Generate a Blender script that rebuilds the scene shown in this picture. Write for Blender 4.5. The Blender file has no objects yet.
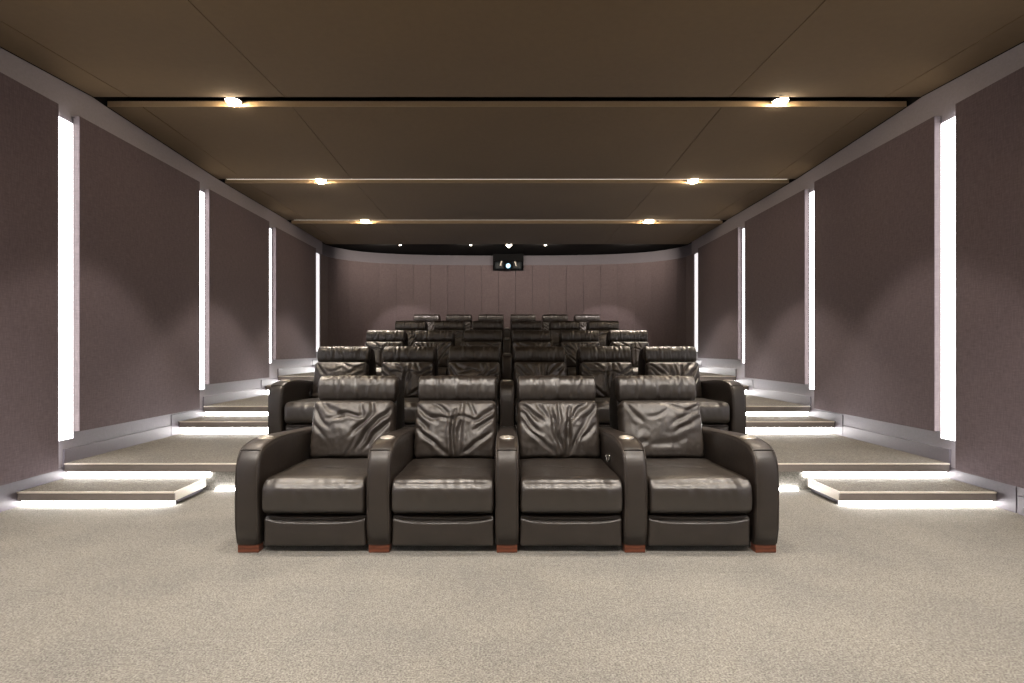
import bpy, bmesh, math, random
from mathutils import Vector, Matrix, noise
random.seed(7)
S = bpy.context.scene
C = S.collection
PI = math.pi
R = math.radians

# ------------------------------------------------------------------ materials
def new_mat(name):
    m = bpy.data.materials.new(name); m.use_nodes = True
    nt = m.node_tree
    return m, nt, nt.nodes['Principled BSDF']

def setv(b, **k):
    for n, v in k.items():
        n = n.replace('_', ' ')
        if n in b.inputs:
            b.inputs[n].default_value = v

def coords(nt, kind='Object'):
    tc = nt.nodes.new('ShaderNodeTexCoord')
    return tc.outputs[kind]

def noise_node(nt, src, scale, detail=3, rough=.55):
    n = nt.nodes.new('ShaderNodeTexNoise')
    n.inputs['Scale'].default_value = scale
    n.inputs['Detail'].default_value = detail
    n.inputs['Roughness'].default_value = rough
    nt.links.new(src, n.inputs['Vector'])
    return n.outputs['Fac']

def ramp(nt, fac, stops):
    r = nt.nodes.new('ShaderNodeValToRGB')
    el = r.color_ramp.elements
    while len(el) < len(stops): el.new(.5)
    for e, (p, c) in zip(el, stops):
        e.position = p; e.color = (*c, 1)
    nt.links.new(fac, r.inputs['Fac'])
    return r.outputs['Color']

def mixc(nt, a, b, fac, mode='MULTIPLY'):
    m = nt.nodes.new('ShaderNodeMix'); m.data_type = 'RGBA'; m.blend_type = mode
    m.inputs['Factor'].default_value = fac
    nt.links.new(a, m.inputs['A']); nt.links.new(b, m.inputs['B'])
    return m.outputs['Result']

def bump(nt, b, h, strength=.3, dist=.01):
    n = nt.nodes.new('ShaderNodeBump')
    n.inputs['Strength'].default_value = strength
    n.inputs['Distance'].default_value = dist
    nt.links.new(h, n.inputs['Height'])
    nt.links.new(n.outputs['Normal'], b.inputs['Normal'])

def carpet_mat(name, c):
    m, nt, b = new_mat(name)
    o = coords(nt)
    f1 = noise_node(nt, o, 130, 2, .7)
    f2 = noise_node(nt, o, 2.2, 4, .6)
    f3 = noise_node(nt, o, 38, 2, .6)
    a = ramp(nt, f1, [(.32, tuple(x*.55 for x in c)), (.68, tuple(min(1, x*1.42) for x in c))])
    k = ramp(nt, f2, [(.25, (.84, .84, .85)), (.75, (1.1, 1.08, 1.05))])
    k2 = ramp(nt, f3, [(.3, (.86,)*3), (.7, (1.1,)*3)])
    r = mixc(nt, a, k, 1); r = mixc(nt, r, k2, 1)
    nt.links.new(r, b.inputs['Base Color'])
    setv(b, Roughness=1.0, Specular_IOR_Level=.1)
    bump(nt, b, f1, .5, .006)
    return m

def fabric_mat(name, c, sc=260, amp=1):
    m, nt, b = new_mat(name)
    o = coords(nt)
    mp = nt.nodes.new('ShaderNodeMapping'); mp.inputs['Scale'].default_value = (1, 1, .12)
    nt.links.new(o, mp.inputs['Vector'])
    mp2 = nt.nodes.new('ShaderNodeMapping'); mp2.inputs['Scale'].default_value = (.12, .12, 1)
    nt.links.new(o, mp2.inputs['Vector'])
    f1 = noise_node(nt, mp.outputs[0], sc*.5, 2)
    f2 = noise_node(nt, mp2.outputs[0], sc*.5, 2)
    f3 = noise_node(nt, o, 1.1, 3)
    a = ramp(nt, f1, [(.3, tuple(x*(1-.14*amp) for x in c)), (.7, tuple(x*(1+.14*amp) for x in c))])
    k = ramp(nt, f2, [(.3, (1-.14*amp,)*3), (.7, (1+.12*amp,)*3)])
    k2 = ramp(nt, f3, [(.3, (.95, .94, .95)), (.7, (1.04, 1.03, 1.02))])
    r = mixc(nt, a, k, 1); r = mixc(nt, r, k2, 1)
    nt.links.new(r, b.inputs['Base Color'])
    setv(b, Roughness=.95, Specular_IOR_Level=.15, Sheen_Weight=.15)
    bump(nt, b, f1, .15, .002)
    return m

def paint_mat(name, c, rough=.6, spec=.3, metal=0):
    m, nt, b = new_mat(name)
    o = coords(nt)
    f = noise_node(nt, o, 60, 3)
    a = ramp(nt, f, [(.3, tuple(x*.95 for x in c)), (.7, tuple(min(1, x*1.05) for x in c))])
    nt.links.new(a, b.inputs['Base Color'])
    setv(b, Roughness=rough, Specular_IOR_Level=spec, Metallic=metal)
    bump(nt, b, f, .05, .002)
    return m

def leather_mat(name, c, rough=.38, spec=.5):
    m, nt, b = new_mat(name)
    o = coords(nt)
    v = nt.nodes.new('ShaderNodeTexVoronoi'); v.inputs['Scale'].default_value = 210
    nt.links.new(o, v.inputs['Vector'])
    f1 = noise_node(nt, o, 9, 4)
    f2 = noise_node(nt, o, 40, 3)
    a = ramp(nt, f1, [(.3, tuple(x*.8 for x in c)), (.7, tuple(x*1.25 for x in c))])
    nt.links.new(a, b.inputs['Base Color'])
    rr = nt.nodes.new('ShaderNodeMapRange')
    rr.inputs['To Min'].default_value = rough-.07; rr.inputs['To Max'].default_value = rough+.1
    nt.links.new(f2, rr.inputs['Value']); nt.links.new(rr.outputs[0], b.inputs['Roughness'])
    setv(b, Specular_IOR_Level=spec, Coat_Weight=.25 if spec > .65 else 0, Coat_Roughness=.42)
    mx = nt.nodes.new('ShaderNodeMath'); mx.operation = 'MULTIPLY_ADD'
    mx.inputs[1].default_value = .25
    nt.links.new(v.outputs['Distance'], mx.inputs[0]); nt.links.new(f2, mx.inputs[2])
    bump(nt, b, mx.outputs[0], .22, .004)
    return m

def emit_mat(name, c, s):
    m, nt, b = new_mat(name)
    setv(b, Base_Color=(.8, .8, .8, 1), Emission_Color=(*c, 1), Emission_Strength=s)
    return m

def wood_mat(name, c):
    m, nt, b = new_mat(name)
    o = coords(nt)
    w = nt.nodes.new('ShaderNodeTexWave'); w.inputs['Scale'].default_value = 14
    w.inputs['Distortion'].default_value = 4; w.bands_direction = 'Z'
    nt.links.new(o, w.inputs['Vector'])
    a = ramp(nt, w.outputs['Fac'], [(.2, tuple(x*.75 for x in c)), (.8, tuple(x*1.2 for x in c))])
    nt.links.new(a, b.inputs['Base Color'])
    setv(b, Roughness=.35)
    return m

LED = (1.0, .975, .945)
M = {
 'carpet': carpet_mat('carpet', (.272, .264, .243)),
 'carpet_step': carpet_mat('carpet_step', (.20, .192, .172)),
 'fabric': fabric_mat('wall_fabric', (.112, .087, .099)),
 'fabric_back': fabric_mat('back_fabric', (.17, .135, .14)),
 'fabric_edge': fabric_mat('fabric_edge', (.14, .12, .122)),
 'wall': paint_mat('lavender_paint', (.29, .272, .305), .6),
 'ledge': paint_mat('skirting_paint', (.135, .122, .145), .45),
 'ceil': fabric_mat('ceiling_fabric', (.138, .089, .040), 320, .3),
 'ceil_dark': paint_mat('ceiling_void', (.012, .011, .011), .9, .1),
 'ceil_edge': paint_mat('ceiling_edge', (.38, .27, .16), .7),
 'metal': paint_mat('nosing_metal', (.27, .24, .22), .45, .4, .35),
 'cream': paint_mat('cream_trim', (.80, .74, .66), .4, .4),
 'leather': leather_mat('dark_leather', (.022, .016, .0128), .39, .68),
 'leather_seat': leather_mat('seat_leather', (.018, .0128, .0098), .345, 1.0),
 'leather_pillow': leather_mat('pillow_leather', (.030, .0225, .0175), .42, 1.0),
 'leather_dark': leather_mat('back_leather', (.012, .010, .009), .5, .3),
 'seam': paint_mat('seam_thread', (.018, .014, .012), .6),
 'pipe': leather_mat('piping_leather', (.05, .04, .034), .4),
 'foot': wood_mat('red_wood', (.15, .045, .022)),
 'steel': paint_mat('brushed_steel', (.66, .62, .55), .32, .5, .8),
 'cupin': paint_mat('cup_inside', (.50, .46, .40), .4, .5, .4),
 'black': paint_mat('black_plastic', (.004, .004, .0045), .6, .1),
 'projector': paint_mat('projector_grey', (.015, .02, .023), .5, .3),
 'lens': emit_mat('projector_lens', (.45, .82, 1.0), 3.5),
 'lensring': emit_mat('projector_halo', (.05, .36, .55), 1.2),
 'led': emit_mat('step_led', LED, 30),
 'led_wall': emit_mat('wall_led', (1.0, .96, .975), 5),
 'led_edge': emit_mat('edge_led', (1.0, .96, .975), 12),
 'led_far': emit_mat('wall_led_far', (1.0, .95, .98), .95),  # light on the wall return, put in as emission
 'cove': emit_mat('cove_led', (1.0, .85, .68), .75),  # emission for the bright raft-edge lines, no known lamp there
 'bulb': emit_mat('lamp_glass', (1.0, .78, .52), 220),
 'bulb_small': emit_mat('small_lamp_glass', (1.0, .88, .72), 18),
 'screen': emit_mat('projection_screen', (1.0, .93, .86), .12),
 'lever': paint_mat('lever_chrome', (.8, .8, .78), .18, .6, 1),
}

# ------------------------------------------------------------------ mesh helpers
def obj(name, bm, m, parent=None, smooth=False):
    me = bpy.data.meshes.new(name)
    bmesh.ops.recalc_face_normals(bm, faces=bm.faces)
    bm.to_mesh(me); bm.free()
    for p in me.polygons: p.use_smooth = smooth
    me.materials.append(M[m])
    o = bpy.data.objects.new(name, me); C.objects.link(o)
    if parent: o.parent = parent
    return o

def tag(o, label=None, cat=None, group=None, kind=None):
    if label: o['label'] = label
    if cat: o['category'] = cat
    if group: o['group'] = group
    if kind: o['kind'] = kind
    return o

def empty(name, loc, label=None, cat=None, group=None):
    o = bpy.data.objects.new(name, None); C.objects.link(o)
    o.location = loc; o.empty_display_size = .1
    return tag(o, label, cat, group)

def box(bm, x0, x1, y0, y1, z0, z1):
    v = [bm.verts.new((x, y, z)) for x in (x0, x1) for y in (y0, y1) for z in (z0, z1)]
    for f in ((0,1,3,2), (4,6,7,5), (0,4,5,1), (2,3,7,6), (0,2,6,4), (1,5,7,3)):
        bm.faces.new([v[i] for i in f])
    return v

def bxm(*boxes, bevel=0, seg=2):
    bm = bmesh.new()
    for b in boxes: box(bm, *b)
    if bevel:
        bmesh.ops.recalc_face_normals(bm, faces=bm.faces)
        bmesh.ops.bevel(bm, geom=list(bm.edges), offset=bevel, segments=seg, affect='EDGES', profile=.5)
    return bm

def prism_x(bm, prof, x0, x1):          # profile in (y,z) swept along x
    a = [bm.verts.new((x0, y, z)) for y, z in prof]
    b = [bm.verts.new((x1, y, z)) for y, z in prof]
    n = len(prof)
    bm.faces.new(a); bm.faces.new(b[::-1])
    for i in range(n): bm.faces.new((a[i], b[i], b[(i+1) % n], a[(i+1) % n]))

def rbox(size, r, n, fn=None, center=(0, 0, 0)):
    """rounded box with gridded faces; fn(point, unit) -> point"""
    bm = bmesh.new()
    hx, hy, hz = (s/2 for s in size)
    nx, ny, nz = n
    cache = {}
    def vert(i, j, k):
        key = (i, j, k)
        if key in cache: return cache[key]
        u = Vector((2*i/nx-1, 2*j/ny-1, 2*k/nz-1))
        p = Vector((u.x*hx, u.y*hy, u.z*hz))
        rx, ry, rz = r if isinstance(r, tuple) else (r, r, r)
        q = Vector((max(-hx+rx, min(hx-rx, p.x)), max(-hy+ry, min(hy-ry, p.y)), max(-hz+rz, min(hz-rz, p.z))))
        d = Vector(((p.x-q.x)/rx, (p.y-q.y)/ry, (p.z-q.z)/rz))
        if d.length > 1e-9:
            d.normalize(); p = Vector((q.x+d.x*rx, q.y+d.y*ry, q.z+d.z*rz))
        if fn: p = fn(p, u)
        cache[key] = bm.verts.new(p+Vector(center))
        return cache[key]
    for i in range(nx):
        for j in range(ny):
            for k in (0, nz):
                bm.faces.new((vert(i, j, k), vert(i+1, j, k), vert(i+1, j+1, k), vert(i, j+1, k)))
    for i in range(nx):
        for k in range(nz):
            for j in (0, ny):
                bm.faces.new((vert(i, j, k), vert(i+1, j, k), vert(i+1, j, k+1), vert(i, j, k+1)))
    for j in range(ny):
        for k in range(nz):
            for i in (0, nx):
                bm.faces.new((vert(i, j, k), vert(i, j+1, k), vert(i, j+1, k+1), vert(i, j, k+1)))
    return bm

def tube(bm, pts, r, seg=8):
    pts = [Vector(p) for p in pts]
    rings = []
    for i, p in enumerate(pts):
        t = (pts[min(i+1, len(pts)-1)]-pts[max(i-1, 0)]).normalized()
        up = Vector((0, 0, 1)) if abs(t.z) < .9 else Vector((1, 0, 0))
        a = t.cross(up).normalized(); b = t.cross(a).normalized()
        rings.append([bm.verts.new(p+a*r*math.cos(2*PI*k/seg)+b*r*math.sin(2*PI*k/seg)) for k in range(seg)])
    for A, B in zip(rings, rings[1:]):
        for k in range(seg): bm.faces.new((A[k], A[(k+1) % seg], B[(k+1) % seg], B[k]))
    bm.faces.new(rings[0][::-1]); bm.faces.new(rings[-1])

def lathe(bm, prof, c=(0, 0, 0), seg=32, axis='Z'):
    """prof: list of (r, h)"""
    def P(r, h, t):
        if axis == 'Z': return Vector((r*math.cos(t), r*math.sin(t), h))+Vector(c)
        return Vector((r*math.cos(t), h, r*math.sin(t)))+Vector(c)
    rings = []
    for r, h in prof:
        if r < 1e-6: rings.append([bm.verts.new(P(0, h, 0))])
        else: rings.append([bm.verts.new(P(r, h, 2*PI*k/seg)) for k in range(seg)])
    for A, B in zip(rings, rings[1:]):
        for k in range(seg):
            k2 = (k+1) % seg
            if len(A) == 1 and len(B) > 1: bm.faces.new((A[0], B[k], B[k2]))
            elif len(B) == 1 and len(A) > 1: bm.faces.new((A[k], A[k2], B[0]))
            elif len(A) > 1: bm.faces.new((A[k], A[k2], B[k2], B[k]))

# ------------------------------------------------------------------ dimensions
XW = 3.66                 # painted wall plane
XP = 3.60                 # fabric face of wall panels
EDGE = [4.18, 6.10, 8.09, 10.07]      # platform fronts
TOP = [.235, .495, .755, 1.015]
STEPF = [3.78, 5.65, 7.67, 9.65]      # half-step fronts
STEPT = [.112, .375, .63, .89]
AX = 2.47                 # aisle inner edge
YB = -3.0                 # wall behind the camera

# back wall curve
def back_curve():
    ctrl = [(-3.68, 9.95), (-3.66, 10.55), (-3.52, 11.1), (-3.22, 11.58), (-2.75, 11.93), (-2.15, 12.17),
            (-1.4, 12.30), (-.7, 12.35), (0, 12.36)]
    full = ctrl+[(-x, y) for x, y in ctrl[-2::-1]]
    pts = [Vector((x, y, 0)) for x, y in full]
    # Catmull-Rom then resample into equal fabric widths
    fine = []
    for i in range(len(pts)-1):
        p0, p1, p2, p3 = pts[max(i-1, 0)], pts[i], pts[i+1], pts[min(i+2, len(pts)-1)]
        for s in range(12):
            t = s/12
            fine.append(.5*((2*p1)+(-p0+p2)*t+(2*p0-5*p1+4*p2-p3)*t*t+(-p0+3*p1-3*p2+p3)*t**3))
    fine.append(pts[-1])
    L = [0]
    for a, b in zip(fine, fine[1:]): L.append(L[-1]+(b-a).length)
    n = 25
    out = []
    for k in range(n+1):
        d = L[-1]*k/n
        i = max(j for j in range(len(L)) if L[j] <= d+1e-9)
        if i >= len(fine)-1: out.append(fine[-1]); continue
        out.append(fine[i].lerp(fine[i+1], (d-L[i])/(L[i+1]-L[i])))
    return out
BC = back_curve()
def wall_top(y):       # ceiling line of the curved wall
    return 3.30+max(0, y-10.2)*.080

# ------------------------------------------------------------------ room shell
tag(obj('floor', bxm((-3.9, 3.9, YB-.1, 13.2, -.12, 0)), 'carpet'), kind='structure')
tag(obj('ceiling', bxm((-3.95, 3.95, YB-.1, 10.15, 3.62, 3.72)), 'ceil_dark'), kind='structure')
bm = bmesh.new()
prism_x(bm, [(10.16, 3.36), (13.2, 3.56), (13.2, 3.70), (10.16, 3.70)], -3.95, 3.95)
tag(obj('ceiling_rear', bm, 'ceil_dark'), kind='structure')
for s, nm in ((-1, 'left'), (1, 'right')):
    xs = sorted((s*XW, s*(XW+.18)))
    bm = bmesh.new()
    prism_x(bm, [(YB, 0), (10.05, 0), (10.05, 3.31), (8.50, 3.322), (8.42, 3.332), (6.40, 3.330), (4.64, 3.392), (4.47, 3.402), (2.87, 3.307), (2.7, 3.332), (YB, 3.332)], xs[0], xs[1])
    tag(obj('wall_'+nm, bm, 'wall'), kind='structure')
    tag(obj('trim_'+('2' if s < 0 else '3'), bxm((xs[0]+(0 if s < 0 else .01), xs[1]-(.01 if s < 0 else 0), YB, 10.15, 3.405, 3.62)), 'ceil_dark'), kind='structure')
tag(obj('wall_front', bxm((-3.84, 3.84, YB-.15, YB, 0, 3.62)), 'fabric'), kind='structure')

# curved back wall with vertical fabric strips, seams cut between them
bm = bmesh.new()
for a, b in zip(BC, BC[1:]):
    t = (b-a).normalized(); nrm = Vector((t.y, -t.x, 0))
    if nrm.y > 0: nrm = -nrm
    a1, b1 = a+t*.0035, b-t*.0035
    zt1, zt2 = wall_top(a.y)-.24, wall_top(b.y)-.24
    q = [a1+nrm*.02, b1+nrm*.02, b1-nrm*.05, a1-nrm*.05]
    lo = [bm.verts.new((p.x, p.y, .9)) for p in q]
    hi = [bm.verts.new((p.x, p.y, z)) for p, z in zip(q, (zt1, zt2, zt2, zt1))]
    bm.faces.new(lo[::-1]); bm.faces.new(hi)
    for i in range(4): bm.faces.new((lo[i], lo[(i+1) % 4], hi[(i+1) % 4], hi[i]))
tag(obj('wall_back', bm, 'fabric_back'), kind='structure')
# plaster behind and the band above the fabric
bm = bmesh.new()
bot, mid = [], []
back, bk2 = [], []
for i, p in enumerate(BC):
    t = (BC[min(i+1, len(BC)-1)]-BC[max(i-1, 0)]).normalized(); nrm = Vector((t.y, -t.x, 0))
    if nrm.y > 0: nrm = -nrm
    f = p-nrm*.012; g = p-nrm*.14
    bot.append(bm.verts.new((f.x, f.y, .5))); mid.append(bm.verts.new((f.x, f.y, wall_top(p.y))))
    back.append(bm.verts.new((g.x, g.y, .5))); bk2.append(bm.verts.new((g.x, g.y, wall_top(p.y)+.0)))
for i in range(len(BC)-1):
    bm.faces.new((bot[i], bot[i+1], mid[i+1], mid[i]))
    bm.faces.new((back[i], bk2[i], bk2[i+1], back[i+1]))
    bm.faces.new((mid[i], mid[i+1], bk2[i+1], bk2[i]))
tag(obj('trim_1', bm, 'wall', smooth=True), kind='structure')

# ------------------------------------------------------------------ skirting (baseboard) following the platforms
for s, nm in ((-1, 'left'), (1, 'right')):
    bxs = []
    def sk(y0, y1, z0, z1, t=.022):
        xs = sorted((s*XW, s*(XW-t))); bxs.append((xs[0], xs[1], y0, y1, z0, z1))
    sk(YB, 3.62, 0, .13, .012)
    for i in range(4):
        y0 = 3.64 if i == 0 else STEPF[i]-.13
        sk(y0, EDGE[i]-.002, 0 if i == 0 else TOP[i-1], TOP[i]-.03, .007)
        y1 = STEPF[i+1]-.145 if i < 3 else 10.0
        sk(EDGE[i]+.0, y1, TOP[i]-.05, TOP[i]+.115, .012)
    tag(obj('baseboard_'+nm, bxm(*bxs), 'ledge'), kind='structure')

# ------------------------------------------------------------------ platforms and half steps
ordn = ['first', 'second', 'third', 'fourth']
for i in range(4):
    y0, zt = EDGE[i], TOP[i]
    y1 = EDGE[i+1]+.06 if i < 3 else 12.30
    zb = 0 if i == 0 else TOP[i-1]
    lab = {0: 'low carpeted seating platform directly behind the front row of recliners',
           1: 'carpeted seating platform behind the second row of recliners, one level above the lowest platform',
           2: 'carpeted seating platform under the fourth row of recliners, third level up',
           3: 'topmost carpeted seating platform under the rear row, against the curved back wall'}[i]
    e = empty('seating_platform', (0, y0, 0), lab, 'platform', 'carpeted seating platforms')
    def q(*b): return [(a[0], a[1], a[2]-y0, a[3]-y0, a[4], a[5]) for a in b]
    if i < 3:
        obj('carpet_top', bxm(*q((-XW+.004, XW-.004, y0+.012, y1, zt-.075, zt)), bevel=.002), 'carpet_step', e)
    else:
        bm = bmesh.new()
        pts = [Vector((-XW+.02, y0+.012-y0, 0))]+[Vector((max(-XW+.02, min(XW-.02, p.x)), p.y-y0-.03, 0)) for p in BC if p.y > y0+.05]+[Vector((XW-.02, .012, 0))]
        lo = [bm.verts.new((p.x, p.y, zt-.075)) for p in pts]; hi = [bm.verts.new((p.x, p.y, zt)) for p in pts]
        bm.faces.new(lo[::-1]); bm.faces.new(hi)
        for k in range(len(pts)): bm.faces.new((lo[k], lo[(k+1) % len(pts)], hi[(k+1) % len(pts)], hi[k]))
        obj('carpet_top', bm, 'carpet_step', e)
    obj('riser', bxm(*q((-XW+.004, XW-.004, y0+.05, y0+.09, zb, zt-.076))), 'carpet', e)
    obj('nosing', bxm(*q((-XW+.009, XW-.009, y0, y0+.012, zt-.068, zt-.011)), bevel=.002), 'metal', e)
    obj('edge_trim', bxm(*q((-XW+.009, XW-.009, y0-.003, y0+.013, zt-.011, zt)), bevel=.002), 'cream', e)
    for s in (-1, 1):
        xs = sorted((s*(AX+.0), s*(XW-.009)))
        l = obj('led_strip', bxm(*q((xs[0], xs[1], y0+.034, y0+.049, STEPT[i]+.004, zt-.070))), 'led', e)
    if i == 0:
        obj('led_strip', bxm(*q((-AX+.05, AX-.05, y0+.030, y0+.049, .001, .022))), 'led', e)

for i in range(4):
    for s, nm in ((-1, 'left'), (1, 'right')):
        y0, y1, zt = STEPF[i], EDGE[i]+.04, STEPT[i]
        zb = 0 if i == 0 else TOP[i-1]
        e = empty('aisle_step', (s*3.0, y0, zb),
                  f'half step with lit underside in the {nm} aisle, {["nearest, on the floor", "second nearest", "third nearest", "farthest and highest"][i]}',
                  'step', f'half steps in the {nm} aisle')
        X0, X1 = sorted((s*(AX+.01), s*(XW-.009)))
        def q(*b): return [(a[0]-s*3.0, a[1]-s*3.0, a[2]-y0, a[3]-y0, a[4]-zb, a[5]-zb) for a in b]
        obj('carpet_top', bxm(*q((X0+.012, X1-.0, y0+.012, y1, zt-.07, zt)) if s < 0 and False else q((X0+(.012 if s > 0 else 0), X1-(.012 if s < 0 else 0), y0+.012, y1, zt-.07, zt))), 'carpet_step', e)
        obj('nosing', bxm(*q((X0, X1, y0, y0+.011, zt-.070, zt-.012)), bevel=.002), 'metal', e)
        obj('edge_trim', bxm(*q((X0-.002, X1, y0-.003, y0+.013, zt-.012, zt)), bevel=.002), 'cream', e)
        xa, xb = sorted((s*(AX+.01), s*(AX+.022)))
        obj('side_trim', bxm(*q((xa, xb, y0+.013, y1-.042, zt-.070, zt)), bevel=.002), 'cream', e)
        xc, xd = sorted((s*(AX+.04), s*(XW-.010)))
        obj('riser', bxm(*q((xc, xd, y0+.055, y0+.085, zb, zt-.071),
                            (min(s*(AX+.06), s*(AX+.09)), max(s*(AX+.06), s*(AX+.09)), y0+.085, y1, zb, zt-.071))), 'ledge', e)
        obj('led_strip', bxm(*q((xc, xd, y0+.030, y0+.054, zb+.003, zt-.071))), 'led', e)

# ------------------------------------------------------------------ wall panels and vertical wall lights
PAN = [(2.27, 4.07, .205, 3.145), (4.27, 5.94, .485, 3.14), (6.13, 7.68, .755, 3.115), (7.90, 9.56, 1.02, 3.085)]
PAN0 = [(-2.9, -1.75, .205, 3.145), (-1.55, .16, .205, 3.145), (.36, 2.07, .205, 3.145)]
place = ['nearest the camera, cut by the photo edge', 'largest seen whole', 'second largest seen whole', 'smallest, next to curved back wall']
for s, nm in ((-1, 'left'), (1, 'right')):
    for k, (y0, y1, z0, z1) in enumerate(PAN+PAN0):
        yc = (y0+y1)/2
        e = empty('acoustic_panel', (s*XW, yc, z0), None, 'wall panel', f'fabric wall panels on the {nm} wall')
        e['label'] = f'mauve fabric wall panel on the {nm} wall, ' + (place[k] if k < 4 else 'beside the camera')
        def q(*b): return [(a[0]-s*XW, a[1]-s*XW, a[2]-yc, a[3]-yc, a[4]-z0, a[5]-z0) for a in b]
        xa, xb = sorted((s*(XP+.004), s*XP)); xc, xd = sorted((s*(XP+.0042), s*XW))
        obj('fabric_face', bxm(*q((xa, xb, y0, y1, z0, z1))), 'fabric', e)
        if k != 3:
            xm, xn = sorted((s*(XP+.018), s*(XW-.012)))
            obj('edge_led', bxm(*q((xm, xn, y1-.001, y1+.003, z0+.05, z1-.04))), 'led_edge', e)
        obj('panel_frame', bxm(*q((xc, xd, y0+.001, y1-.001, z0+.001, z1-.001))), 'fabric_edge', e)
    LS = [(4.075, 4.262, .43, 3.07, 'led_wall'), (5.945, 6.115, .70, 3.06, 'led_wall'), (7.685, 7.85, .97, 3.04, 'led_wall'), (9.565, 9.86, 1.14, 3.03, 'led_far'),  # farthest strip is no lamp; its emission stands for the lit wall return
          (2.075, 2.265, .40, 3.07, 'led_wall'), (.165, .355, .40, 3.07, 'led_wall'), (-1.745, -1.555, .40, 3.07, 'led_wall')]
    where = ['widest one, nearest the camera', 'second from the front', 'third from the front', 'farthest, beside the curved back wall']
    for k, (y0, y1, z0, z1, mt) in enumerate(LS):
        e = empty('wall_light', (s*XW, (y0+y1)/2, z0), None, 'wall light', f'vertical light strips on the {nm} wall')
        e['label'] = f'white vertical light strip on the {nm} wall, ' + (where[k] if k < 4 else 'out of frame beside the camera')
        yc = (y0+y1)/2
        def q(*b): return [(a[0]-s*XW, a[1]-s*XW, a[2]-yc, a[3]-yc, a[4]-z0, a[5]-z0) for a in b]
        xa, xb = sorted((s*(XW-.012), s*(XW-.002)))
        obj('light_diffuser', bxm(*q((xa, xb, y0+.004, y1-.0005, z0, z1))), mt, e)
        xc, xd = sorted((s*(XW-.016), s*(XW-.001)))
        obj('housing', bxm(*q((xc, xd, y0-.0, y0+.0035, z0, z1), (xc, xd, y0, y1, z0-.004, z0-.0005))), 'wall', e)

# ------------------------------------------------------------------ ceiling rafts
GAPS = [-1.05, .85, 2.70, 4.47, 6.40, 8.42, 10.20]
GW = .16
CZ = [(-3, 3.33), (2.69, 3.33), (2.87, 3.305), (4.47, 3.40), (4.64, 3.39), (6.40, 3.328), (8.42, 3.330), (8.58, 3.31), (10.3, 3.30)]
def cz(y):
    for (a, za), (b, zb) in zip(CZ, CZ[1:]):
        if a <= y <= b: return za+(zb-za)*(y-a)/(b-a)
    return 3.30
edges = [YB+.02]+GAPS
raft_lab = ['', '', '', 'brown ceiling raft nearest the camera, cropped by the top of the photo', 'brown ceiling raft between the dark slot and the first pale cove line',
            'brown ceiling raft between the two pale cove lines', 'brown ceiling raft farthest back, next to the dark recess']
for k in range(len(GAPS)):
    y0 = edges[k]+(GW if k else 0); y1 = edges[k+1]
    z = cz(y0)
    e = empty('ceiling_raft', (0, y0, z), raft_lab[k] or 'brown ceiling raft above and behind the camera, out of frame', 'ceiling panel', 'brown ceiling rafts')
    xs = [-3.645, -3.33, -1.96, 1.96, 3.33, 3.645]
    bxs = [(a+(.003), b-(.003), 0, y1-y0, 0, .05) for a, b in zip(xs, xs[1:])]
    obj('panel', bxm(*bxs), 'ceil', e)
    obj('edge_trim', bxm((-3.645, 3.645, -.006, -.0005, .0, .05)), 'ceil_edge', e)
    obj('frame', bxm((-3.6, 3.6, .02, y1-y0-.02, .051, .07)), 'ceil_dark', e)
    e.rotation_euler = (math.atan2(cz(y1)-cz(y0), y1-y0), 0, 0)
for k, (gy, nm) in enumerate(((6.40, 'second gap'), (8.42, 'third gap'))):
    z = cz(gy)
    c = obj('cove_light', bxm((-3.55, 3.55, 0, .02, -.008, .006 if k == 0 else .022)), 'cove')  # bright line at the raft edge, drawn as an added emitter
    c.location = (0, gy+.012, z+.012)
    tag(c, ['thin pale light line across the ceiling in the nearer of two lit gaps', 'cream light line across the ceiling in the farther of two lit gaps'][k], 'ceiling light')

def spot(name, loc, target, power, size, blend, col, rad=.04):
    l = bpy.data.lights.new(name, 'SPOT'); l.energy = power; l.spot_size = R(size); l.spot_blend = blend
    l.color = col; l.shadow_soft_size = rad
    o = bpy.data.objects.new(name, l); C.objects.link(o)
    o.location = loc
    o.rotation_euler = (Vector(target)-Vector(loc)).to_track_quat('-Z', 'Y').to_euler()
    return o
WARM = (1.0, .87, .74)
def downlight(x, y, z, label, group, small=False, first=[None, None]):
    i = 1 if small else 0
    if first[i] is None:
        e = empty('ceiling_downlight', (x, y, z), label, 'ceiling light', group)
        r = .028 if small else .064
        bm = bmesh.new(); lathe(bm, [(0, -r*.55), (r*.6, -r*.45), (r*.95, -r*.15), (r, 0), (0, .002)], seg=20)
        obj('lamp_glass', bm, 'bulb_small' if small else 'bulb', e, True)
        bm = bmesh.new(); lathe(bm, [(r*1.02, -.004), (r*1.10, -.004), (r*1.12, .03), (0, .032), (0, .028), (r*1.02, .026), (r*1.02, -.004)], seg=20)
        obj('trim_ring', bm, 'black', e, True)
        first[i] = e
    else:
        e = first[i].copy(); C.objects.link(e); e.location = (x, y, z)
        for ch in list(first[i].children):
            c = ch.copy(); C.objects.link(c); c.parent = e
        tag(e, label, 'ceiling light', group)
    return e
pos = [(4.47, 'in the dark slot nearest the camera'), (6.40, 'in the second ceiling gap'), (8.42, 'in the third ceiling gap')]
for gy, nm in pos:
    for s, side in ((-1, 'left'), (1, 'right')):
        x = s*2.46 if gy < 5 else s*2.38
        y = gy+GW*.55
        downlight(x, y, cz(gy)+.010, f'round ceiling downlight {nm}, {side} side', 'warm downlights in the ceiling gaps')
        spot('downlight_beam', (x, y, cz(gy)-.075), (x+s*.12, y-.38, 0), 105 if gy < 5 else 160, 77, .3, WARM, .06)
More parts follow.
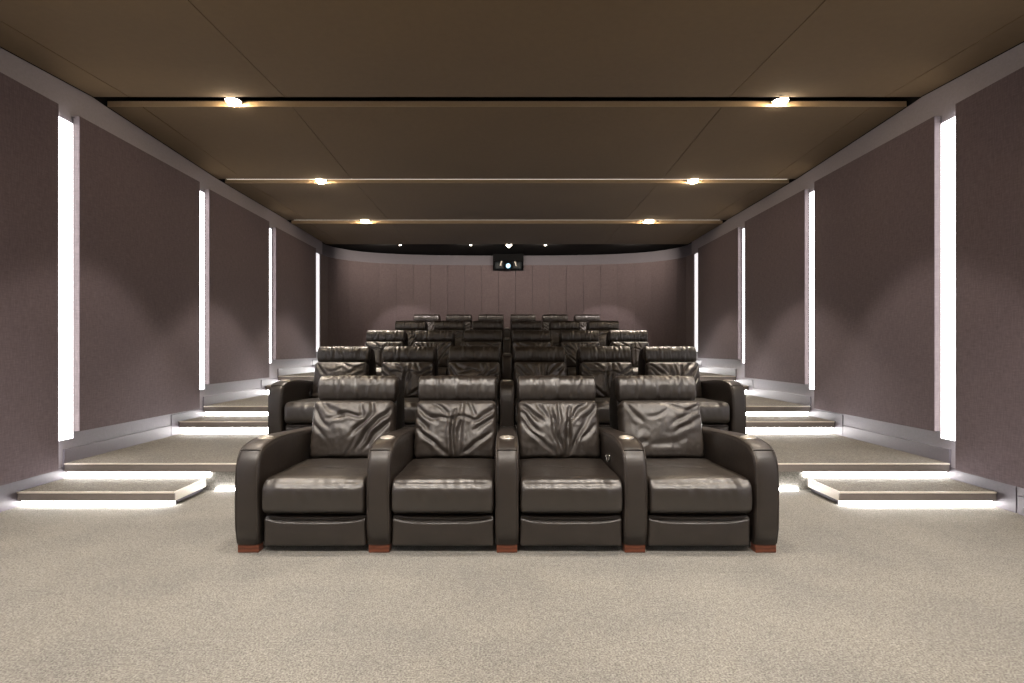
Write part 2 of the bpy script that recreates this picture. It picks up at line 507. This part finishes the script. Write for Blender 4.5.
for x, side in ((-2.17, 'leftmost of four'), (-.74, 'second from left'), (.78, 'rightmost of four, right of the projector')):
    downlight(x, 10.30, 3.305, f'tiny spotlight at the dark rear ceiling edge, {side}', 'tiny spotlights above the rear row', True)
    if abs(x) > 2:
        spot('rear_beam', (x, 10.30, 3.25), (x, 11.75, 1.2), 80, 55, .35, (1, .88, .84), .02)
spot('rear_beam', (2.17, 10.30, 3.25), (2.17, 11.75, 1.2), 80, 55, .35, (1, .88, .84), .02)
for x in (-2.6, -.74, .78, 2.6): spot('rear_wash', (x, 10.36, 3.32), (x, 12.3, 3.0), 60, 160, 1, (1, .86, .72), .03)
e = empty('ceiling_spotlight', (.04, 10.30, 3.30), 'larger three-lamp spotlight directly above the projector window', 'ceiling light')
for dx, dz in ((-.035, 0), (.035, 0), (0, -.03)):
    bm = bmesh.new(); lathe(bm, [(0, -.02), (.018, -.014), (.024, .004), (.0, .02)], (dx, 0, dz), 14)
    obj('lamp_glass', bm, 'bulb_small', e, True)
obj('bracket', bxm((-.05, .05, .01, .03, .0, .06)), 'black', e)
# downlights over the foreground (ceiling gaps above and behind the camera, out of frame)
for gy, pw, ty in ((2.70, 95, -.1), (.85, 175, 1.4), (-1.05, 40, -.2)):
    for x in (-2.42, -.85, .85, 2.42):
        y = gy+GW*.62
        downlight(x, y, cz(gy)+.048, 'round ceiling downlight above the camera, out of frame', 'warm downlights in the ceiling gaps')
        spot('downlight_beam', (x, y, cz(gy)-.12), (x, y+ty, 0), pw, 84, .6, (1.0, .93, .86), .09)

# ------------------------------------------------------------------ screen on the front wall (behind the camera)
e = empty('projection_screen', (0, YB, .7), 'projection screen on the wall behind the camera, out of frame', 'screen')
obj('screen_surface', bxm((-2.4, 2.4, .02, .03, .05, 2.2)), 'screen', e)  # unseen screen with faint emission added for soft light from the front
obj('frame', bxm((-2.5, 2.5, 0, .019, -.05, 2.3), (-2.5, -2.4, .02, .05, -.05, 2.3), (2.4, 2.5, .02, .05, -.05, 2.3), (-2.4, 2.4, .02, .05, -.05, .05), (-2.4, 2.4, .02, .05, 2.2, 2.3)), 'black', e)

# ------------------------------------------------------------------ projector in its window
e = empty('projector', (.03, 12.26, 3.10), 'black projector with glowing blue lens in the window high in the back wall', 'projector')
obj('window_box', bxm((-.37, .37, 0, .06, .0, .012), (-.37, -.355, 0, .06, .012, .42), (.355, .37, 0, .06, .012, .42), (-.355, .355, .05, .06, .012, .42)), 'black', e)
obj('valance', bxm((-.37, .37, -.01, .04, .23, .42)), 'black', e)
obj('body', rbox((.66, .08, .19), .03, (10, 4, 6), center=(0, .02, .115)), 'projector', e, True)
bm = bmesh.new(); lathe(bm, [(.17, -.03), (.19, -.045), (.21, -.03), (.21, .0)], (0, 0, .10), 40, 'Y')
# only the upper arcs of the lens shroud are seen
bmesh.ops.delete(bm, geom=[v for v in bm.verts if v.co.z < .10 or abs(v.co.x) < .09 or v.co.z > .225], context='VERTS')
obj('lens_shroud', bm, 'steel', e, True)
bm = bmesh.new(); lathe(bm, [(.115, 0), (.12, -.04), (.10, -.05), (.095, -.03), (.0, -.025)], (0, 0, .10), 32, 'Y')
obj('lens_ring', bm, 'black', e, True)
bm = bmesh.new(); lathe(bm, [(.026, -.04), (.045, -.052), (.058, -.052), (.060, -.03)], (0, 0, .10), 32, 'Y')
obj('lens_glow', bm, 'lensring', e, True)
bm = bmesh.new(); lathe(bm, [(0, -.07), (.016, -.067), (.022, -.058), (.024, -.026)], (0, 0, .10), 24, 'Y')
obj('lens', bm, 'lens', e, True)

# ------------------------------------------------------------------ recliners
PITCH = .739
AW = .148
SW = PITCH-AW          # seat width between arms
ARM_PROF = [(0.012, .05), (-.006, .15), (-.010, .30), (-.008, .42), (.0, .50), (.015, .545), (.040, .580), (.075, .602), (.13, .618),
            (.20, .627), (.30, .630), (.45, .622), (.65, .605), (.85, .590), (1.00, .580), (1.04, .555), (1.05, .45), (1.05, .05)]
def make_arm(parent, x, wide=-.002, foot=True, outer=0):
    """armrest centred at x"""
    hw = AW/2+wide/2-.003
    bm = bmesh.new()
    prism_x(bm, ARM_PROF, x-hw, x+hw)
    bmesh.ops.recalc_face_normals(bm, faces=bm.faces)
    ed = [e for e in bm.edges if abs(e.verts[0].co.x-e.verts[1].co.x) < 1e-6 and (e.verts[0].co.z > .06 or e.verts[1].co.z > .06)]
    bmesh.ops.bevel(bm, geom=ed, offset=.030, segments=5, affect='EDGES', profile=.5, clamp_overlap=True)
    a = obj('armrest', bm, 'leather', parent, True)
    # stitched seams along the front face and over the arm
    pp = ARM_PROF[1:8]
    bm = bmesh.new()
    tube(bm, [(x-hw+.012, .052, .583), (x-hw+.03, .048, .588), (x, .046, .589), (x+hw-.03, .048, .588), (x+hw-.012, .052, .583)], .0035, 6)
    obj('seam', bm, 'seam', a, True)
    bm = bmesh.new()
    for sx in (-1, 1):
        tube(bm, [(x+sx*(hw-.009), y+.006, z) for y, z in [(.014, .056)]+ARM_PROF[1:8]]+[(x+sx*(hw-.008), y, z-.006) for y, z in ARM_PROF[8:13]], .0028, 6)
    obj('piping', bm, 'pipe', a, True)
    bm = bmesh.new()
    cy, czz = .235, .6285
    lathe(bm, [(.034, .0), (.036, .005), (.041, .006), (.045, .004), (.0465, -.002)], (x, cy, czz), 28)
    ring = obj('cup_holder', bm, 'steel', a, True)
    bm = bmesh.new()
    lathe(bm, [(0, .001), (.030, .0012), (.0345, .003)], (x, cy, czz), 28)
    obj('cup_well', bm, 'cupin', a, True)
    for yy in (.02, .93):
        obj('foot', bxm((x-.060, x+.060, yy, yy+.06, 0, .0495), bevel=.003), 'foot', a)
    return a

def seg_dist(p, a, b):
    ab = b-a; t = max(0, min(1, (p-a).dot(ab)/ab.length_squared))
    return (p-(a+ab*t)).length, t
# creases: (x0,z0,x1,z1,amp,width) in u in [-1,1], v in [0,1]
CR = {
 0: ([(-.75, .98, -.2, .70, -.012, .05), (.15, .15, .95, .92, -.020, .055), (.35, .18, .98, .70, -.016, .05), (.0, .40, .55, .75, -.012, .05), (-.98, .85, -.45, .55, -.012, .05),
      (-.98, .65, -.6, .40, -.010, .05), (.45, .95, .50, .70, -.012, .04), (.2, .95, .3, .72, -.008, .04), (-.5, .72, .3, .74, -.012, .05), (-.1, .05, .1, .30, -.008, .04)],
     [(-.35, .42, .34, .018), (-.05, .50, .22, .010)]),
 1: ([(.0, .02, -.02, .80, -.026, .045), (.08, .02, .16, .70, -.016, .05), (.16, .95, .06, .60, -.012, .05), (-.05, .05, -.9, .48, -.012, .05), (.05, .05, .9, .45, -.012, .05), (-.98, .55, -.5, .30, -.009, .04),
      (-.98, .88, -.45, .62, -.014, .05), (.98, .88, .45, .62, -.016, .05), (.98, .72, .5, .50, -.014, .05), (-.98, .72, -.6, .46, -.014, .05), (-.6, .68, .6, .66, -.010, .04), (.3, .95, .5, .72, -.010, .05), (-.5, .92, -.15, .75, -.012, .05)],
     [(-.42, .35, .35, .014), (.42, .35, .35, .014), (-.25, .86, .2, .008), (.45, .85, .2, .010)]),
 2: ([(.10, .02, -.25, .85, -.018, .05), (.12, .02, .25, .85, -.022, .05), (.0, .25, -.05, .95, -.014, .04), (.12, .05, .75, .75, -.014, .05), (-.05, .05, -.98, .62, -.012, .05), (.2, .6, .7, .95, -.014, .05),
      (-.98, .95, -.4, .60, -.016, .05), (-.98, .78, -.45, .42, -.012, .05), (.98, .95, .5, .60, -.012, .05), (.98, .6, .5, .30, -.008, .05), (-.55, .95, -.25, .6, -.012, .05)],
     [(-.5, .35, .35, .014), (.55, .35, .35, .014), (.1, .6, .2, .010)]),
 3: ([(-.95, .95, -.55, .60, -.010, .04), (.98, .90, .2, .62, -.010, .06), (.98, .75, .35, .45, -.008, .06), (-.5, .25, .5, .30, -.006, .07), (.0, .92, .7, .80, -.008, .05), (-.9, .1, -.4, .35, -.008, .05),
      (.98, .98, .5, .80, -.010, .04), (-.4, .70, .1, .80, -.006, .05)],
     [(0, .5, .5, .012)]),
}
def pillow_mesh(kind):
    W, D, H = SW-.004, .15, .425
    cr, bl = CR[kind]
    def fn(p, u):
        vx, vz = u.x, (u.z+1)/2
        edge = max(0, 1-abs(vx)**3)*max(0, 1-abs(u.z)**4)
        crown = .042*edge
        q = Vector((vx, vz))
        wq = Vector((vx+.10*noise.noise(Vector((vx*2.3, vz*3.1, kind*7+1.3))), vz+.06*noise.noise(Vector((vx*2.9, vz*3.7, kind*5+9.1)))))
        h = 0
        for x0, z0, x1, z1, a, w in cr:
            aspect = Vector((1, 1))
            d, t = seg_dist(Vector((wq.x*.30, wq.y*.40)), Vector((x0*.30, z0*.40)), Vector((x1*.30, z1*.40)))
            ww = w*.30
            fade = min(1, .35+t*3)*min(1, .35+(1-t)*3)
            g = math.exp(-(d/ww)**2)
            g2 = math.exp(-((d-ww*1.9)/(ww*1.2))**2)
            h += 1.12*a*fade*(g-.42*g2)
        for x0, z0, rr, a in bl:
            d2 = ((vx-x0)**2*.5+(vz-z0)**2)/(rr*rr)
            h += a*math.exp(-d2*1.6)
        h += .006*noise.noise(Vector((vx*3, vz*4, kind*3.7)))+.0025*noise.noise(Vector((vx*11, vz*13, kind)))
        k = 1 if u.y < 0 else .0
        if abs(u.y) < .999: k = max(0, -u.y)
        lim = min(1, (1-abs(vx))*7+.15)*min(1, (1-abs(u.z))*7+.15)
        p = p.copy()
        # corners pulled in, sides puckered
        p.x *= 1-.05*abs(u.z)**6*.6-.03*math.sin(vz*PI*1.0)*0
        p.y -= k*(crown+h*lim)
        p.x += .005*noise.noise(Vector((vx*2, vz*12, 3+kind)))*abs(vx)**4
        return p
    bm = rbox((W, D, H), (.03, .05, .04), (84, 8, 64), fn)
    return bm

def make_chair():
    root = empty('recliner', (0, 0, 0))
    # body between the arms
    obj('base', bxm((-SW/2+.002, SW/2-.002, .11, 1.02, .035, .26), bevel=.006), 'leather_dark', root)
    # footrest flap with curved crease
    def ff(p, u):
        p = p.copy()
        if u.y < 0:
            zc = .070-.030*abs(u.x)**5*-1 if False else .062+.022*abs(u.x)**4
            d = p.z-zc
            p.y += .020*math.exp(-(d/.009)**2)
            p.y -= .012*(1-abs(u.x)**4)*(1-u.z*u.z)+.005*max(0, 1-abs((d-.018)/.02))
            p.y += .0035*noise.noise(Vector((p.x*14, 3, p.z*9)))
        return p
    obj('footrest', rbox((SW-.001, .10, .180), (.010, .016, .018), (48, 4, 34), ff, (0, .066, .125)), 'leather', root, True)
    # seat cushion: rolled front, slightly dished top
    def sf(p, u):
        p = p.copy()
        x = u.x
        fr = max(0, -u.y)
        if u.z > 0: 
            p.z += .012*(1-abs(x)**3)*(1-u.y**4)-.018*(u.y+1)/2
            p.z += .004*noise.noise(Vector((p.x*9, p.y*6, 1)))
            d = p.y+.290
            p.z -= .006*math.exp(-(d/.006)**2)
            p.z -= .006*math.exp(-((p.y+.02+.03*math.sin(p.x*9))/.02)**2)*(1-abs(x))
        if u.y < 0:
            b = (1-abs(u.z)**2.5)*(1-abs(x)**10)
            p.y -= .022*b*fr**3
            wr = .0055*noise.noise(Vector((p.x*22+p.z*5, 5, p.z*5)))*max(0, u.z+.7)
            p.y -= wr*fr**3
        if abs(x) > .8: p.x *= 1+.004*math.sin((u.z+1)/2*PI)
        return p
    sc = obj('seat_cushion', rbox((SW-.001, .69, .207), (.014, .065, .058), (64, 46, 24), sf, (0, .328, .325)), 'leather_seat', root, True)
    bm = bmesh.new()
    tube(bm, [(x*(SW/2-.02), .040+.004*abs(x)**4+.0015*math.sin(x*11), .4225+.006*(1-abs(x)**3)) for x in [i/12-1 for i in range(25)]], .0032, 6)
    obj('seam', bm, 'seam', sc, True)
    # backrest shell
    bm = bmesh.new()
    prism_x(bm, [(.74, .28), (.90, .90), (.94, .945), (1.00, .955), (1.08, .93), (1.13, .86), (1.16, .70), (1.12, .05), (.80, .05)], -SW/2+.004, SW/2-.004)
    bmesh.ops.recalc_face_normals(bm, faces=bm.faces)
    bmesh.ops.bevel(bm, geom=[e for e in bm.edges], offset=.014, segments=3, affect='EDGES', profile=.5, clamp_overlap=True)
    obj('backrest', bm, 'leather_dark', root, True)
    # wrinkled back pillow
    pil = obj('back_cushion', pillow_mesh(1), 'leather_pillow', root, True)
    pil.location = (0, .775, .588); pil.rotation_euler = (R(-14.5), 0, 0)
    # rolled headrest
    def hf(p, u):
        p = p.copy()
        k = 1-abs(u.x)**8
        a = math.atan2(p.z, -p.y)
        w = .0052*noise.noise(Vector((p.x*38, a*1.3, 2)))+.003*noise.noise(Vector((p.x*12, a*1.1, 9)))
        w -= .0035*math.exp(-((p.x+.01*math.sin(a*2))/.006)**2)
        s_ = 1+(w*k)/.09
        p.y *= s_; p.z *= s_
        p.z += .004*math.cos(p.x*5)
        return p
    hd = obj('headrest', rbox((SW-.006, .175, .200), (.016, .080, .085), (84, 16, 16), hf), 'leather_seat', root, True)
    hd.location = (0, .905, .874); hd.rotation_euler = (R(-8), 0, 0)
    return root, pil

proto, pil0 = make_chair()
pillows = {1: pil0.data}
for k in (0, 2, 3):
    t = obj('back_cushion', pillow_mesh(k), 'leather_pillow', None, True)
    pillows[k] = t.data
    bpy.data.objects.remove(t)
arm_proto = empty('armrest_source', (0, 0, 0))
arm_mesh = make_arm(arm_proto, 0)
def copy_tree(o, parent=None):
    c = o.copy(); C.objects.link(c); c.parent = parent
    for ch in list(o.children): copy_tree(ch, c)
    return c

rowdef = [(2.905, 0, 4), (4.875, TOP[0], 6), (6.85, TOP[1], 6), (8.83, TOP[2], 6), (10.80, TOP[3], 6)]
rname = ['front row', 'second row', 'third row', 'fourth row', 'rear row']
four = ['leftmost of four', 'second from left', 'third from left', 'rightmost of four']
six = ['leftmost of six', 'second from left', 'left of the centre arm', 'right of the centre arm', 'second from right', 'rightmost of six']
look = ['back cushion creased diagonally', 'back cushion folded deeply down its centre', 'with chrome lever beside its seat', 'smoothest back cushion']
kinds = [[0, 1, 2, 3], [3, 1, 0, 2, 1, 2], [1, 2, 3, 0, 2, 1], [0, 3, 1, 2, 3, 0], [2, 1, 0, 3, 1, 2]]
firstc = True
chairs = []
for r, (y, z, n) in enumerate(rowdef):
    for i in range(n):
        c = copy_tree(proto)
        c.location = ((i-(n-1)/2)*PITCH, y+.0, z)
        if r == 0: lab = f'dark leather recliner in front row, {four[i]}, {look[i]}'
        else: lab = f'dark leather recliner in the {rname[r]}, {six[i]}'
        tag(c, lab, 'recliner', f'leather recliners in the {rname[r]}')
        for ch in c.children:
            if ch.name.startswith('back_cushion'): ch.data = pillows[kinds[r][i]]
        a = copy_tree(arm_mesh, c); a.location = (PITCH/2+(.016 if i == n-1 else 0), 0, 0)
        if i == 0:
            a = copy_tree(arm_mesh, c); a.location = (-PITCH/2-.016, 0, 0)
        if r == 0 and i == 2:
            # recline lever on the inner face of the armrest
            bm = bmesh.new()
            lathe(bm, [(0, .0), (.024, .0), (.026, .006), (.020, .008), (.018, .003), (0, .003)], seg=20)
            bmesh.ops.rotate(bm, verts=bm.verts, cent=(0, 0, 0), matrix=Matrix.Rotation(R(-90), 3, 'Y'))
            tube(bm, [(-.006, -.002, .018), (-.02, -.006, .012), (-.022, -.010, -.012), (-.010, -.010, -.024)], .006, 8)
            bm2 = bm
            lv = obj('lever', bm2, 'lever', c, True)
            lv.location = (PITCH/2-AW/2+.002, .40, .470)
            lv['label'] = 'chrome recline lever'
# remove the sources
def kill(o):
    for ch in list(o.children): kill(ch)
    bpy.data.objects.remove(o)
kill(proto); kill(arm_proto)

# ------------------------------------------------------------------ camera and render look
cam = bpy.data.cameras.new('camera'); co = bpy.data.objects.new('camera', cam); C.objects.link(co)
co.location = (0, 0, 1.17); co.rotation_euler = (R(90), 0, 0)
cam.sensor_width = 36; cam.lens = 507/1024*36
cam.shift_x = 5/1024; cam.shift_y = 8.5/1024
cam.clip_start = .05; cam.clip_end = 60
S.camera = co
w = bpy.data.worlds.new('world'); S.world = w; w.use_nodes = True
w.node_tree.nodes['Background'].inputs[0].default_value = (.02, .02, .02, 1)
S.view_settings.view_transform = 'Standard'
S.view_settings.look = 'None'
S.view_settings.gamma = 1
S.view_settings.use_curve_mapping = False
S.view_settings.exposure = 0.0
try:
    S.cycles.use_denoising = True
    S.cycles.max_bounces = 10
    S.cycles.diffuse_bounces = 6
    S.cycles.sample_clamp_indirect = 6
except Exception: pass
